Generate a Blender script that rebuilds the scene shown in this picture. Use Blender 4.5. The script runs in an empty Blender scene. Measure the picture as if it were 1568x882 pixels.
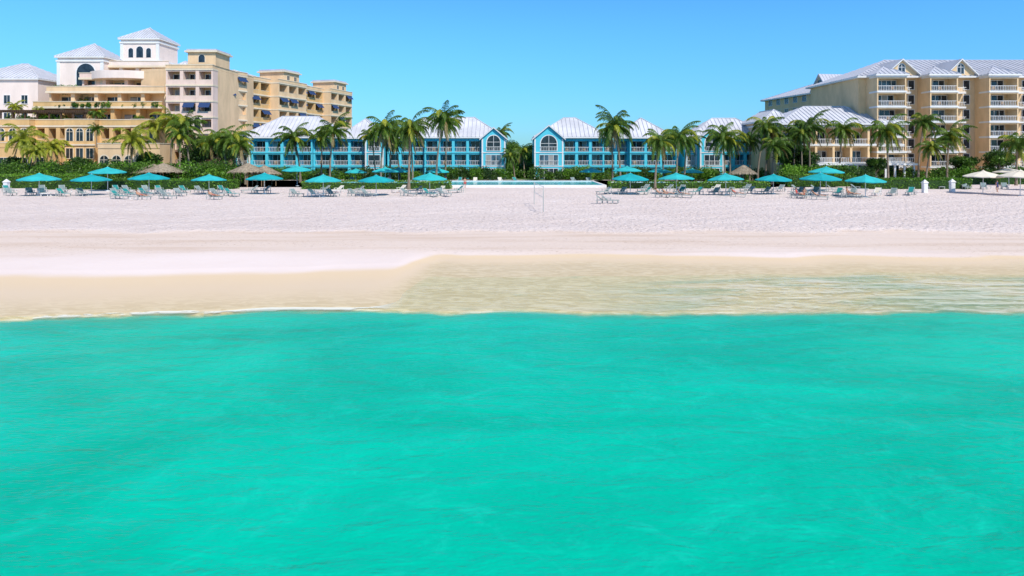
import bpy, math, random
import numpy as np
from mathutils import Vector, Matrix
random.seed(7); np.random.seed(7)
R=math.radians
sc=bpy.context.scene
sc.view_settings.view_transform='Standard'; sc.view_settings.look='None'; sc.view_settings.exposure=0
F=1022.0; HC=5.5; HY=236.0
def X(px,D): return (px-784)*D/F
def Z(py,D): return HC+(HY-py)*D/F

# ---------------- materials ----------------
def nt(name):
    m=bpy.data.materials.new(name); m.use_nodes=True
    t=m.node_tree; b=t.nodes['Principled BSDF']; return m,t,b
def N(t,ty,**k):
    n=t.nodes.new(ty)
    for a,v in k.items(): setattr(n,a,v)
    return n
def math_(t,op,a,b=None,c=None,clamp=False):
    n=N(t,'ShaderNodeMath',operation=op); n.use_clamp=clamp
    for i,v in enumerate((a,b,c)):
        if v is None: continue
        if isinstance(v,(int,float)): n.inputs[i].default_value=v
        else: t.links.new(v,n.inputs[i])
    return n.outputs[0]
def mul(t,*a):
    o=a[0]
    for q in a[1:]: o=math_(t,'MULTIPLY',o,q)
    return o
def inv(t,a): return math_(t,'SUBTRACT',1,a)
def mixc(t,f,a,b,mode='MIX'):
    n=N(t,'ShaderNodeMix',data_type='RGBA',blend_type=mode)
    for i,v in ((0,f),(6,a),(7,b)):
        if isinstance(v,(int,float)): n.inputs[i].default_value=v
        elif isinstance(v,tuple): n.inputs[i].default_value=(v[0],v[1],v[2],1)
        else: t.links.new(v,n.inputs[i])
    return n.outputs[2]
def noise(t,vec,scale,detail=3,rough=.5,sc3=None,dist=0,rot=0):
    if sc3:
        mp=N(t,'ShaderNodeMapping'); mp.inputs['Scale'].default_value=sc3; mp.inputs['Rotation'].default_value=(0,0,rot)
        t.links.new(vec,mp.inputs[0]); vec=mp.outputs[0]
    n=N(t,'ShaderNodeTexNoise'); n.inputs['Scale'].default_value=scale; n.inputs['Distortion'].default_value=dist
    n.inputs['Detail'].default_value=detail; n.inputs['Roughness'].default_value=rough
    t.links.new(vec,n.inputs['Vector']); return n.outputs['Fac']
def smooth(t,v,a,b):
    n=N(t,'ShaderNodeMapRange',interpolation_type='SMOOTHSTEP')
    t.links.new(v,n.inputs[0]); n.inputs[1].default_value=a; n.inputs[2].default_value=b
    return n.outputs[0]
def bump(t,b,h,st,dist):
    n=N(t,'ShaderNodeBump'); n.inputs['Strength'].default_value=st; n.inputs['Distance'].default_value=dist
    t.links.new(h,n.inputs['Height']); t.links.new(n.outputs[0],b.inputs['Normal'])
def mat(name,c,rough=.7,var=.12,scale=.5,spec=.3):
    m,t,b=nt(name)
    g=N(t,'ShaderNodeNewGeometry').outputs['Position']
    n1=noise(t,g,scale,4,.65,(1,1,.4))
    f=smooth(t,n1,.3,.7)
    col=mixc(t,f,tuple(x*(1-var) for x in c),tuple(min(1,x*(1+var*.6)) for x in c))
    t.links.new(col,b.inputs['Base Color'])
    b.inputs['Roughness'].default_value=rough; b.inputs['Specular IOR Level'].default_value=spec
    return m
def leafmat(name,a,b2,trans=.25):
    m,t,b=nt(name)
    gi=N(t,'ShaderNodeNewGeometry'); oi=N(t,'ShaderNodeObjectInfo')
    f=math_(t,'ADD',math_(t,'MULTIPLY',gi.outputs['Random Per Island'],.65),math_(t,'MULTIPLY',oi.outputs['Random'],.35))
    col=mixc(t,f,a,b2); t.links.new(col,b.inputs['Base Color'])
    b.inputs['Roughness'].default_value=.45; b.inputs['Specular IOR Level'].default_value=.35
    tr=N(t,'ShaderNodeBsdfTranslucent'); t.links.new(col,tr.inputs[0])
    mx=N(t,'ShaderNodeMixShader'); mx.inputs[0].default_value=trans
    t.links.new(b.outputs[0],mx.inputs[1]); t.links.new(tr.outputs[0],mx.inputs[2])
    t.links.new(mx.outputs[0],t.nodes['Material Output'].inputs[0]); return m
M={}
M['blue']=mat('blue_stucco',(.04,.42,.58),.75,.08)
M['blue2']=mat('turquoise_stucco',(.09,.55,.68),.75,.08)
M['white']=mat('white_trim',(.74,.74,.74),.6,.05)
M['roof']=mat('white_metal_roof',(.58,.585,.64),.45,.16,.25)
M['rib']=mat('roof_seam',(.42,.44,.51),.5,.05)
M['roofl']=mat('grey_metal_roof',(.47,.48,.55),.45,.12,.3)
M['ochre']=mat('ochre_stucco',(.68,.44,.20),.85,.14)
M['cream']=mat('cream_stucco',(.76,.54,.33),.85,.12)
M['pink']=mat('pink_stucco',(.77,.58,.50),.85,.10)
M['pinkw']=mat('pale_pink_stucco',(.80,.68,.62),.85,.08)
M['sand_st']=mat('sand_stucco',(.74,.53,.31),.85,.12)
M['stone']=mat('limestone_trim',(.74,.63,.48),.8,.08)
M['navy']=mat('navy_canvas',(.02,.05,.14),.8,.1)
M['dark']=mat('dark_timber',(.09,.055,.035),.8,.2)
M['wood']=mat('timber',(.28,.18,.10),.8,.2,2)
M['teal']=mat('teal_canvas',(.01,.36,.40),.7,.15,.8)
M['teal2']=mat('teal_canvas_faded',(.03,.44,.46),.7,.15,.8)
M['ccanvas']=mat('cream_canvas',(.74,.67,.56),.75,.08)
M['sling']=mat('grey_sling',(.24,.31,.31),.7,.2,1)
M['slingt']=mat('teal_sling',(.03,.27,.26),.7,.2,1)
M['frame']=mat('white_frame',(.70,.70,.68),.5,.05)
M['lframe']=mat('grey_frame',(.40,.42,.40),.5,.1)
M['trunk']=mat('palm_bark',(.24,.19,.14),.9,.3,3)
M['thatch']=mat('thatch',(.33,.27,.20),.95,.35,3)
M['paver']=mat('pool_deck',(.62,.52,.45),.85,.15,.8)
M['curtain']=mat('curtain',(.34,.35,.34),.8,.2,1)
def glass(name,c,r=.08):
    m,t,b=nt(name); g=N(t,'ShaderNodeNewGeometry').outputs['Position']
    t.links.new(mixc(t,smooth(t,noise(t,g,.9,2),.35,.65),c,tuple(x*2.4 for x in c)),b.inputs['Base Color'])
    b.inputs['Roughness'].default_value=r; b.inputs['Specular IOR Level'].default_value=.5; return m
M['glass']=glass('dark_glass',(.012,.018,.024)); M['glass2']=glass('blue_glass',(.03,.06,.085),.15)
M['palm_g']=leafmat('palm_leaf',(.04,.10,.015),(.17,.27,.03),.3)
M['palm_y']=leafmat('palm_leaf_yellow',(.20,.27,.025),(.52,.50,.05),.3)
M['palm_d']=leafmat('palm_leaf_dry',(.16,.12,.05),(.34,.26,.10))
M['leaf']=leafmat('shrub_leaf',(.025,.08,.010),(.14,.27,.025))
M['leaf2']=leafmat('hedge_leaf',(.045,.15,.010),(.20,.38,.03))
M['leafd']=leafmat('tree_leaf',(.012,.042,.010),(.055,.12,.016))
M['skin']=mat('skin',(.48,.26,.17),.6,.05); M['hair']=mat('hair',(.04,.025,.015),.7,.1)
M['red']=mat('red_cloth',(.55,.05,.05),.8,.1); M['navyc']=mat('navy_cloth',(.03,.05,.16),.8,.1)

# ---------------- mesh builder ----------------
class MB:
    def __init__(s): s.v=[];s.f=[];s.m=[];s.ms=[]
    def mi(s,k):
        if k not in s.ms: s.ms.append(k)
        return s.ms.index(k)
    def poly(s,pts,k):
        n=len(s.v); s.v+= [tuple(p) for p in pts]; s.f.append(tuple(range(n,n+len(pts)))); s.m.append(s.mi(k))
    def box(s,x0,x1,y0,y1,z0,z1,k):
        n=len(s.v)
        s.v+=[(x0,y0,z0),(x1,y0,z0),(x1,y1,z0),(x0,y1,z0),(x0,y0,z1),(x1,y0,z1),(x1,y1,z1),(x0,y1,z1)]
        s.f+=[tuple(n+i for i in q) for q in ((0,3,2,1),(4,5,6,7),(0,1,5,4),(1,2,6,5),(2,3,7,6),(3,0,4,7))]
        s.m+=[s.mi(k)]*6
    def beam(s,a,b,w,h,k,w2=None):
        a=Vector(a);b=Vector(b);d=(b-a).normalized()
        u=d.cross(Vector((0,0,1)))
        if u.length<1e-3:u=Vector((1,0,0))
        u.normalize(); q=u.cross(d)
        n=len(s.v); w2=w if w2 is None else w2
        for p,ww in ((a,w),(b,w2)):
            for i,j in ((-1,-1),(1,-1),(1,1),(-1,1)): s.v.append(tuple(p+u*(i*ww/2)+q*(j*h/2*(ww/w))))
        s.f+=[tuple(n+i for i in q) for q in ((0,1,2,3),(7,6,5,4),(0,4,5,1),(1,5,6,2),(2,6,7,3),(3,7,4,0))]
        s.m+=[s.mi(k)]*6
    def cone(s,c,r0,r1,z0,z1,k,n=12,cap=True,ph=0):
        b=len(s.v)
        for i in range(n):
            a=2*math.pi*i/n+ph
            s.v.append((c[0]+r0*math.cos(a),c[1]+r0*math.sin(a),z0))
        for i in range(n):
            a=2*math.pi*i/n+ph
            s.v.append((c[0]+r1*math.cos(a),c[1]+r1*math.sin(a),z1))
        for i in range(n):
            j=(i+1)%n; s.f.append((b+i,b+j,b+n+j,b+n+i)); s.m.append(s.mi(k))
        if cap: s.f.append(tuple(b+n+i for i in range(n))); s.m.append(s.mi(k))
    def mesh(s,name):
        me=bpy.data.meshes.new(name); me.from_pydata(s.v,[],s.f)
        for k in s.ms: me.materials.append(M[k])
        me.polygons.foreach_set('material_index',s.m); me.update(); return me
    def build(s,name,parent=None,loc=(0,0,0),rz=0):
        o=bpy.data.objects.new(name,s.mesh(name)); sc.collection.objects.link(o)
        o.parent=parent; o.location=loc; o.rotation_euler=(0,0,rz); return o
def empty(name,loc=(0,0,0),rz=0):
    o=bpy.data.objects.new(name,None); sc.collection.objects.link(o); o.location=loc; o.rotation_euler=(0,0,rz)
    o.empty_display_size=.5; return o

def ribs(mb,a0,a1,b0,b1,step=.75,k='rib'):
    a0,a1,b0,b1=map(Vector,(a0,a1,b0,b1)); e=(a1-a0); L=e.length; e.normalize()
    def par(p): return (p-a0).dot(e)
    t0,t1=par(b0),par(b1); up=(b0-a0)-e*t0
    nrm=e.cross(up).normalized()
    if nrm.z<0:nrm=-nrm
    n=int(L/step)
    for i in range(1,n):
        t=L*i/n
        if t<t0: h=t/t0
        elif t>t1: h=(L-t)/(L-t1)
        else: h=1
        if h<.04: continue
        p=a0+e*t+nrm*.03; mb.beam(p,p+up*h,.11,.14,k)
def hip(mb,x0,x1,y0,y1,ze,zr,k='roof',o=.7,step=.9,fasc='white'):
    x0-=o;x1+=o;y0-=o;y1+=o; lx=x1-x0; ly=y1-y0
    if lx>=ly: i=ly/2; A=(x0+i,(y0+y1)/2,zr);B=(x1-i,(y0+y1)/2,zr)
    else: i=lx/2; A=((x0+x1)/2,y0+i,zr);B=((x0+x1)/2,y1-i,zr)
    c=[(x0,y0,ze),(x1,y0,ze),(x1,y1,ze),(x0,y1,ze)]
    if lx>=ly:
        S=[(c[0],c[1],A,B),(c[1],c[2],B,B),(c[2],c[3],B,A),(c[3],c[0],A,A)]
    else:
        S=[(c[0],c[1],A,A),(c[1],c[2],A,B),(c[2],c[3],B,B),(c[3],c[0],B,A)]
    for a,b,p,q in S:
        if p==q: mb.poly([a,b,p],k)
        else: mb.poly([a,b,q,p],k)
    for a,b,p,q in S[:2]+S[3:]: ribs(mb,a,b,p,q,step)
    for cc,P in ((c[0],A),(c[1],B if lx>=ly else A)): mb.beam(Vector(cc)+Vector((0,0,.05)),Vector(P)+Vector((0,0,.05)),.22,.14,k)
    mb.beam(Vector(A)+Vector((0,0,.05)),Vector(B)+Vector((0,.01,.05)),.25,.16,k)
    mb.box(x0+.02,x1-.02,y0+.02,y1-.02,ze-.32,ze-.01,fasc)
def arch(mb,cx,y,z0,w,h,g='glass',tr='white',t=.14,mun=True):
    def shape(w,h,z0):
        r=w/2; pts=[(cx-r,z0),(cx+r,z0)]
        for i in range(0,13):
            a=math.pi*i/12; pts.append((cx+r*math.cos(a),z0+h-r+r*math.sin(a)))
        return pts
    mb.poly([(p[0],y-.02,p[1]) for p in shape(w+2*t,h+t,z0-.01)],tr)
    mb.poly([(p[0],y-.045,p[1]) for p in shape(w,h,z0+.02)],g)
    if mun:
        mb.box(cx-.04,cx+.04,y-.08,y-.046,z0,z0+h,tr); mb.box(cx-w/2,cx+w/2,y-.085,y-.047,z0+h-w/2-.04,z0+h-w/2+.04,tr)
def gable(mb,x0,x1,y0,y1,ze,za,wall,k='roof',o=.5):
    cx=(x0+x1)/2; s=(za-ze)/((x1-x0)/2); xa=x0-o; xb=x1+o; zl=ze-s*o
    th=.22
    for xe in (xa,xb):
        mb.poly([(xe,y0-o,zl+th),(cx,y0-o,za+th),(cx,y1,za+th),(xe,y1,zl+th)],k)
        mb.poly([(xe,y0-o,zl),(cx,y0-o,za),(cx,y1,za),(xe,y1,zl)],'white')
        mb.poly([(xe,y0-o,zl),(xe,y0-o,zl+th),(cx,y0-o,za+th),(cx,y0-o,za)],'white')
        mb.poly([(xe,y0-o,zl),(xe,y0-o,zl+th),(xe,y1,zl+th),(xe,y1,zl)],'white')
        n=max(2,int((y1-y0+o)/.8))
        for i in range(n+1):
            yy=y0-o+.06+(y1-y0+o-.1)*i/n
            mb.beam((xe,yy,zl+th+.03),(cx,yy,za+th+.03),.09,.08,'rib')
    mb.poly([(x0,y0,ze-.01),(x1,y0,ze-.01),(cx,y0,za-.01)],wall)
def railing(mb,x0,x1,y,z,k='white',step=.32,h=1.05):
    mb.box(x0,x1,y-.04,y+.04,z+h-.09,z+h,k); mb.box(x0,x1,y-.03,y+.03,z+.08,z+.15,k)
    n=int((x1-x0)/step)
    for i in range(1,n):
        xx=x0+(x1-x0)*i/n; mb.box(xx-.028,xx+.028,y-.02,y+.02,z+.15,z+h-.09,k)
def doors(mb,x0,x1,y,z,h=2.3,fr='white'):
    g=random.choice(['glass','glass','glass','glass2','glass'])
    mb.box(x0,x1,y-.05,y+.05,z+.03,z+h,g)
    n=max(2,round((x1-x0)/1.1))
    for i in range(n+1):
        xx=x0+(x1-x0)*i/n; mb.box(xx-.045,xx+.045,y-.11,y-.052,z+.03,z+h,fr)
    mb.box(x0-.05,x1+.05,y-.12,y-.05,z+h,z+h+.1,fr)
    if random.random()<.35:
        a=random.randint(0,n-1); w=(x1-x0)/n
        mb.box(x0+a*w+.06,x0+(a+1)*w-.06,y-.07,y-.052,z+.1,z+h-.05,'curtain')
def window(mb,cx,y,z,w,h,fr='white',g='glass',mun=1):
    mb.box(cx-w/2,cx+w/2,y-.03,y+.02,z,z+h,g)
    for a,b,c,d in ((cx-w/2-.1,cx-w/2,z-.1,z+h+.1),(cx+w/2,cx+w/2+.1,z-.1,z+h+.1)): mb.box(a,b,y-.1,y+.02,c,d,fr)
    mb.box(cx-w/2,cx+w/2,y-.1,y+.02,z+h,z+h+.1,fr); mb.box(cx-w/2,cx+w/2,y-.14,y+.02,z-.1,z,fr)
    for i in range(mun):
        xx=cx-w/2+w*(i+1)/(mun+1); mb.box(xx-.03,xx+.03,y-.07,y-.031,z,z+h,fr)
def bays(mb,x0,x1,y0,depth,nb,nf,fh,wall,fin,slab='white',recess=1.8,z0=0,colw=.45,rail='bal',parap=None,fr='white',awn=0):
    y1=y0+recess; L=x1-x0; zt=z0+nf*fh
    mb.box(x0,x1,y1,y0+depth,z0,zt,wall)
    for k in range(1,nf+1):
        mb.box(x0-.06,x1+.06,y0-.12,y1-.003,z0+k*fh-.32,z0+k*fh+.02,slab)
    for i in range(nb+1):
        xx=x0+L*i/nb; a=max(x0+.003,xx-colw/2); b=min(x1-.003,xx+colw/2)
        mb.box(a,b,y0,y1-.005,z0,zt-.01,fin)
    for k in range(nf):
        z=z0+k*fh
        for i in range(nb):
            a=x0+L*i/nb+colw/2+.02; b=x0+L*(i+1)/nb-colw/2-.02; w=b-a
            m=.12*w*random.choice([0.3,1,1.4])
            doors(mb,a+m,b-m*.8,y1,z+.02)
            if k>0 or z0>1:
                if rail=='bal': railing(mb,a,b,y0+.06,z+.02,'white')
                else: mb.box(a,b,y0-.02,y0+.13,z,z+1.0,parap or wall); mb.box(a-.01,b+.01,y0-.05,y0+.16,z+1.0,z+1.08,'stone')
            mb.box(a,b,y0+.05,y0+.2,z+fh-.6,z+fh-.322,fin)
            if random.random()<awn:
                mb.poly([(a+.1,y0-.9,z+fh-1.5),(b-.1,y0-.9,z+fh-1.5),(b-.1,y0-.13,z+fh-.5),(a+.1,y0-.13,z+fh-.5)],'navy')
            if random.random()<.6:
                cx=a+w*random.uniform(.25,.75)
                mb.box(cx-.3,cx+.3,y0+.5,y0+1.1,z+.3,z+.45,'wood'); mb.box(cx-.3,cx+.3,y0+1.1,y0+1.2,z+.3,z+1.0,'wood')

# ---------------- ground and sea ----------------
WZ=-.25
def sst(a): a=np.clip(a,0,1); return a*a*(3-2*a)
def vn(x,s,seed):
    r=np.random.RandomState(seed); tab=r.rand(4096); u=x*s+2000; i=np.floor(u).astype(int); f=sst(u-i)
    return tab[i%4096]*(1-f)+tab[(i+1)%4096]*f-.5
def yd(x): return 24.35+.5*vn(x,.12,1)+.4*vn(x,.45,2)+.2*vn(x,1.6,3)+.1*vn(x,4,4)+.9*sst((x+22)/16)-.5-.5*sst((x-1)/4)*(1-sst((x-9)/6))
def yw(x): return 33.6+1.8*vn(x,.06,5)+1.0*vn(x,.22,6)+.4*vn(x,.8,7)-2.0*sst((-6-x)/12)
def gz(x,y):
    d=yd(x);w=yw(x)
    s=sst((x+6+.9*vn(y,.5,31))/2.2)
    t=np.clip((y-d)/(w-d),0,1)
    left=WZ+.01+(.23)*t**1.1
    right=WZ-.035-.07*sst((x-5)/9)*(1-t)+.06*t**1.5
    z=left*(1-s)+right*s
    z=np.where(y>w, z*(1-sst((y-w)/4.0)), z)
    below=-(.45*sst((d-y)/1.3)+.9*sst((d-y)/4.0)+np.clip((d-y)*.03,0,4))
    z=np.where(y<d,z+below,z)
    q=sst((y-46)/6)*(1-sst((y-95)/8))
    z=z+q*(.10*vn(x+y*.4,.25,11)+.09*vn(y-x*.3,.35,12)+.08*vn(x*.6-y,.9,13)+.05*vn(x*1.1+y*.5,1.3,14)+.05)
    z=z+.05*sst((y-47.5-1.5*vn(x,.12,21)-.8*vn(x,.5,22))/1.4)
    return z
def axis(parts):
    out=[]
    for a,b,st in parts: out+=list(np.arange(a,b,st))
    return np.array(out+[parts[-1][1]])
def grid(name,xs,ys,zf):
    XX,YY=np.meshgrid(xs,ys); zz=zf(XX,YY); nx=len(xs);ny=len(ys)
    v=np.stack([XX.ravel(),YY.ravel(),zz.ravel()],1)
    i=np.arange((nx-1)*(ny-1)); r=i//(nx-1); c=i%(nx-1); a=r*nx+c
    f=np.stack([a,a+1,a+nx+1,a+nx],1)
    me=bpy.data.meshes.new(name); me.from_pydata(v.tolist(),[],f.tolist()); me.polygons.foreach_set('use_smooth',[True]*len(f))
    o=bpy.data.objects.new(name,me); sc.collection.objects.link(o); return o,XX,YY
xs=axis([(-3000,-300,300),(-300,-120,20),(-120,-60,3),(-60,60,.3),(60,120,3),(120,300,20),(300,3000,300)])
ys=axis([(-3000,-100,400),(-100,4,8),(4,20,.8),(20,38,.15),(38,100,.4),(100,240,10),(240,6000,400)])
g,_,_=grid('sand_ground',xs,ys,gz)
m,t,b=nt('sand'); geo=N(t,'ShaderNodeNewGeometry'); P=geo.outputs['Position']
sep=N(t,'ShaderNodeSeparateXYZ'); t.links.new(P,sep.inputs[0]); px_,py_=sep.outputs[0],sep.outputs[1]
zz=math_(t,'ADD',sep.outputs[2],math_(t,'MULTIPLY',smooth(t,py_,38,42),.4))
wob=math_(t,'MULTIPLY_ADD',noise(t,P,.07,3,.55,(1,.6,1)),7,-3.5)
wob2=math_(t,'MULTIPLY_ADD',noise(t,P,.35,4,.6,(.6,1,1)),2.0,-1.0)
yy=math_(t,'ADD',py_,math_(t,'ADD',wob,wob2))
yn=math_(t,'ADD',py_,math_(t,'MULTIPLY_ADD',noise(t,P,.16,4,.6,(1,.3,1)),7,-3.5))
dry=mixc(t,smooth(t,noise(t,P,.10,4,.6),.3,.7),(.755,.64,.605),(.80,.69,.66))
band=mul(t,smooth(t,yy,34,40),inv(t,smooth(t,yn,46.6,48.2)))
col=mixc(t,math_(t,'MULTIPLY',band,.8),dry,(.69,.56,.48))
streak=smooth(t,noise(t,P,.30,4,.65,(.22,1.6,1)),.46,.66)
col=mixc(t,mul(t,streak,band,.6),col,(.58,.44,.35))
col=mixc(t,smooth(t,math_(t,'ADD',zz,math_(t,'MULTIPLY',wob2,.014)),-.075,-.03),(.72,.56,.385),col)
rp=smooth(t,noise(t,P,1.3,3,.6,(.8,2.4,1),1.6,.3),.42,.60)
col=mixc(t,smooth(t,zz,-.29,-.14),mixc(t,rp,(.54,.42,.22),(.68,.56,.35)),col)
sp=smooth(t,noise(t,P,5.5,4,.75,(.6,1,1)),.57,.65)
spz=mul(t,smooth(t,yy,34,40),inv(t,smooth(t,yy,52,64)))
pat=smooth(t,noise(t,P,.25,3,.6,(.25,1.3,1)),.42,.58)
col=mixc(t,mul(t,sp,spz,pat,.8),col,(.30,.20,.13))
rough_z=smooth(t,yn,46,50)
fine=noise(t,P,2.2,6,.76)
col=mixc(t,mul(t,smooth(t,fine,.44,.64),rough_z,.34),col,(.58,.46,.42))
col=mixc(t,mul(t,smooth(t,noise(t,P,.5,5,.7,(.5,1.4,1)),.5,.68),rough_z,.18),col,(.62,.50,.46))
grs=smooth(t,math_(t,'ADD',py_,wob2),140,143)
col=mixc(t,grs,col,mixc(t,noise(t,P,.5,4),(.03,.08,.015),(.10,.17,.04)))
t.links.new(col,b.inputs['Base Color'])
wet=smooth(t,zz,-.16,-.02)
t.links.new(math_(t,'MULTIPLY_ADD',wet,.45,.45),b.inputs['Roughness']); b.inputs['Specular IOR Level'].default_value=.15
vor=N(t,'ShaderNodeTexVoronoi'); vor.inputs['Scale'].default_value=1.7; t.links.new(P,vor.inputs['Vector'])
pit=smooth(t,vor.outputs['Distance'],.05,.40)
hh=math_(t,'ADD',math_(t,'MULTIPLY',pit,.5),math_(t,'MULTIPLY',noise(t,P,2.8,5,.68),1.2))
amp=math_(t,'MULTIPLY_ADD',smooth(t,yn,46.0,48.5),.85,.15)
hh=mul(t,hh,smooth(t,zz,-.03,0.02),amp)
bump(t,b,hh,1.0,.20)
g.data.materials.append(m)

ys2=axis([(-3000,-100,400),(-100,4,8),(4,20,1),(20,37,.15)]); xs2=xs
w,XX,YY=grid('sea_water',xs2,ys2,lambda x,y:np.full_like(x,WZ))
dep=(WZ-gz(XX,YY)).ravel(); at=w.data.attributes.new('depth','FLOAT','POINT'); at.data.foreach_set('value',dep.astype(np.float32))
m,t,b=nt('turquoise_sea'); geo=N(t,'ShaderNodeNewGeometry'); P=geo.outputs['Position']
da=N(t,'ShaderNodeAttribute',attribute_name='depth').outputs['Fac']
d2=math_(t,'ADD',da,math_(t,'MULTIPLY_ADD',noise(t,P,.9,4,.65,(.6,1,1)),.7,-.35))
sepw=N(t,'ShaderNodeSeparateXYZ'); t.links.new(P,sepw.inputs[0])
n1=smooth(t,noise(t,P,.13,5,.60,(.7,1.3,1),.8),.30,.70)
deep=mixc(t,n1,(.0,.385,.255),(.0,.515,.355))
n2=smooth(t,noise(t,P,.8,5,.74,(.9,1.1,1),1.2,.4),.48,.74)
deep=mixc(t,mul(t,n2,.42),deep,(.01,.60,.44))
vv=N(t,'ShaderNodeTexNoise'); vv.noise_type='RIDGED_MULTIFRACTAL'; vv.inputs['Scale'].default_value=.9; vv.inputs['Detail'].default_value=2; vv.inputs['Distortion'].default_value=1.0
t.links.new(P,vv.inputs['Vector'])
deep=mixc(t,mul(t,smooth(t,vv.outputs['Fac'],1.0,1.7),smooth(t,noise(t,P,.4,2),.4,.65),.26),deep,(.03,.68,.50))  # vein-like caustics: focused sunlight painted as paler lines in the sea colour
n3=smooth(t,noise(t,P,.36,6,.76,(.5,1.3,1),.6),.53,.72)
ns=smooth(t,sepw.outputs[1],14,20)
rx=math_(t,'MULTIPLY_ADD',smooth(t,sepw.outputs[0],0,6),.5,.5)
deep=mixc(t,mul(t,n3,math_(t,'MULTIPLY_ADD',mul(t,ns,rx),.50,.10)),deep,(.0,.235,.17))
col=mixc(t,smooth(t,d2,.1,1.2),(.035,.41,.275),deep)
t.links.new(col,b.inputs['Base Color'])
b.inputs['Roughness'].default_value=.20; b.inputs['Specular IOR Level'].default_value=.12; b.inputs['IOR'].default_value=1.33
rip=math_(t,'ADD',noise(t,P,1.2,4,.6,(.5,1.3,1),.4,.25),math_(t,'MULTIPLY',noise(t,P,6,2,.6,(.6,1.2,1)),.25))
bump(t,b,rip,.6,.16)
lf=inv(t,smooth(t,sepw.outputs[0],-5.5,-4.0))
foam=mul(t,inv(t,smooth(t,da,.04,.30)),smooth(t,da,-.02,.0),math_(t,'MULTIPLY',lf,.9),smooth(t,noise(t,P,.9,5,.75,(.6,1,1)),.40,.52))
fr=mul(t,smooth(t,da,.10,.16),inv(t,smooth(t,da,.22,.36)),smooth(t,noise(t,P,1.2,5,.75,(.5,1.2,1)),.50,.60),.45)
ca=smooth(t,noise(t,P,1.5,4,.6,(.9,2.8,1),1.4,.25),.48,.62)
ca2=smooth(t,noise(t,P,.5,4,.65,(.5,2.6,1),.8,-.2),.46,.66)
infilm=mul(t,inv(t,smooth(t,da,.12,.35)),smooth(t,da,.002,.02))
fx=math_(t,'MULTIPLY_ADD',smooth(t,sepw.outputs[0],2,11),.60,.40)
film=mul(t,math_(t,'MAXIMUM',math_(t,'MULTIPLY',ca,.55),math_(t,'MULTIPLY',ca2,.70)),infilm,fx)  # ripple streaks and caustic light painted as a pale net over the shallows
al=math_(t,'MULTIPLY',smooth(t,d2,.02,.65),.985)
tint=mul(t,smooth(t,sepw.outputs[0],1,9),smooth(t,noise(t,P,.35,4,.6,(.4,1.6,1)),.38,.62),infilm,.30)
al=math_(t,'MAXIMUM',al,math_(t,'MAXIMUM',tint,.03))
tr=N(t,'ShaderNodeBsdfTransparent'); tr.inputs[0].default_value=(.98,1,.98,1)
mx=N(t,'ShaderNodeMixShader'); t.links.new(al,mx.inputs[0]); t.links.new(tr.outputs[0],mx.inputs[1]); t.links.new(b.outputs[0],mx.inputs[2])
df=N(t,'ShaderNodeBsdfDiffuse'); df.inputs[0].default_value=(.80,.80,.72,1)
ff=math_(t,'MAXIMUM',math_(t,'MAXIMUM',foam,fr),math_(t,'MULTIPLY',film,.7))
mx2=N(t,'ShaderNodeMixShader'); t.links.new(ff,mx2.inputs[0]); t.links.new(mx.outputs[0],mx2.inputs[1]); t.links.new(df.outputs[0],mx2.inputs[2])
t.links.new(mx2.outputs[0],t.nodes['Material Output'].inputs[0])
w.data.materials.append(m)

# ---------------- vegetation ----------------
def leafcloud(mb,pts,size,k):
    n=len(pts); b0=len(mb.v); ki=mb.mi(k)
    u=np.random.randn(n,3); u/=np.linalg.norm(u,axis=1)[:,None]
    r=np.random.randn(n,3); vv=np.cross(u,r); vv/=np.linalg.norm(vv,axis=1)[:,None]
    s=size*np.random.uniform(.6,1.3,(n,1))
    P=np.asarray(pts); q=np.stack([P-u*s,P+vv*s*.45,P+u*s,P-vv*s*.45],1).reshape(-1,3)
    mb.v+= [tuple(x) for x in q]; mb.f+=[(b0+4*i,b0+4*i+1,b0+4*i+2,b0+4*i+3) for i in range(n)]; mb.m+=[ki]*n
def hedge(name,x0,x1,y0,y1,h,z0=0,dens=26,k='leaf2',size=.16,lump=.2):
    mb=MB(); a=np.random.rand; L=x1-x0
    mb.box(x0+.15,x1-.15,y0+.15,y1-.15,z0,z0+h-.25,'leafd')
    nt_=int(L*(y1-y0)*dens); nf=int(L*h*dens)
    top=np.stack([x0+a(nt_)*L,y0+a(nt_)*(y1-y0),z0+h+(a(nt_)-.6)*.3],1)
    fr=np.stack([x0+a(nf)*L,y0+(a(nf)-.3)*.3,z0+a(nf)*h],1)
    ne=int((y1-y0)*h*dens)
    e1=np.stack([x0+(a(ne)-.3)*.25,y0+a(ne)*(y1-y0),z0+a(ne)*h],1); e2=e1.copy(); e2[:,0]+=L
    pts=np.concatenate([top,fr,e1,e2]); pts[:,2]+=lump*vn(pts[:,0],.8,3)*2*(pts[:,2]>z0+h*.5)
    sel=np.random.rand(len(pts))<.75
    leafcloud(mb,pts[sel],size,k); leafcloud(mb,pts[~sel],size,'leaf'); return mb.build(name)
def shrubs(name,x0,x1,y0,y1,hmin,hmax,n,k=('leaf','leaf2','leafd'),z0=0):
    mb=MB()
    for i in range(n):
        cx=random.uniform(x0,x1); cy=random.uniform(y0,y1); h=random.uniform(hmin,hmax); r=h*random.uniform(.45,.8)
        c=int(60+90*h*r); d=np.random.randn(c,3); d/=np.linalg.norm(d,axis=1)[:,None]; d*=np.random.uniform(.45,1.05,(c,1))
        P=d*np.array([r,r,h*.55])+np.array([cx,cy,z0+h*.5]); P[:,2]=np.maximum(P[:,2],z0+.05)
        leafcloud(mb,P,.2,random.choice(k))
    return mb.build(name)
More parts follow.
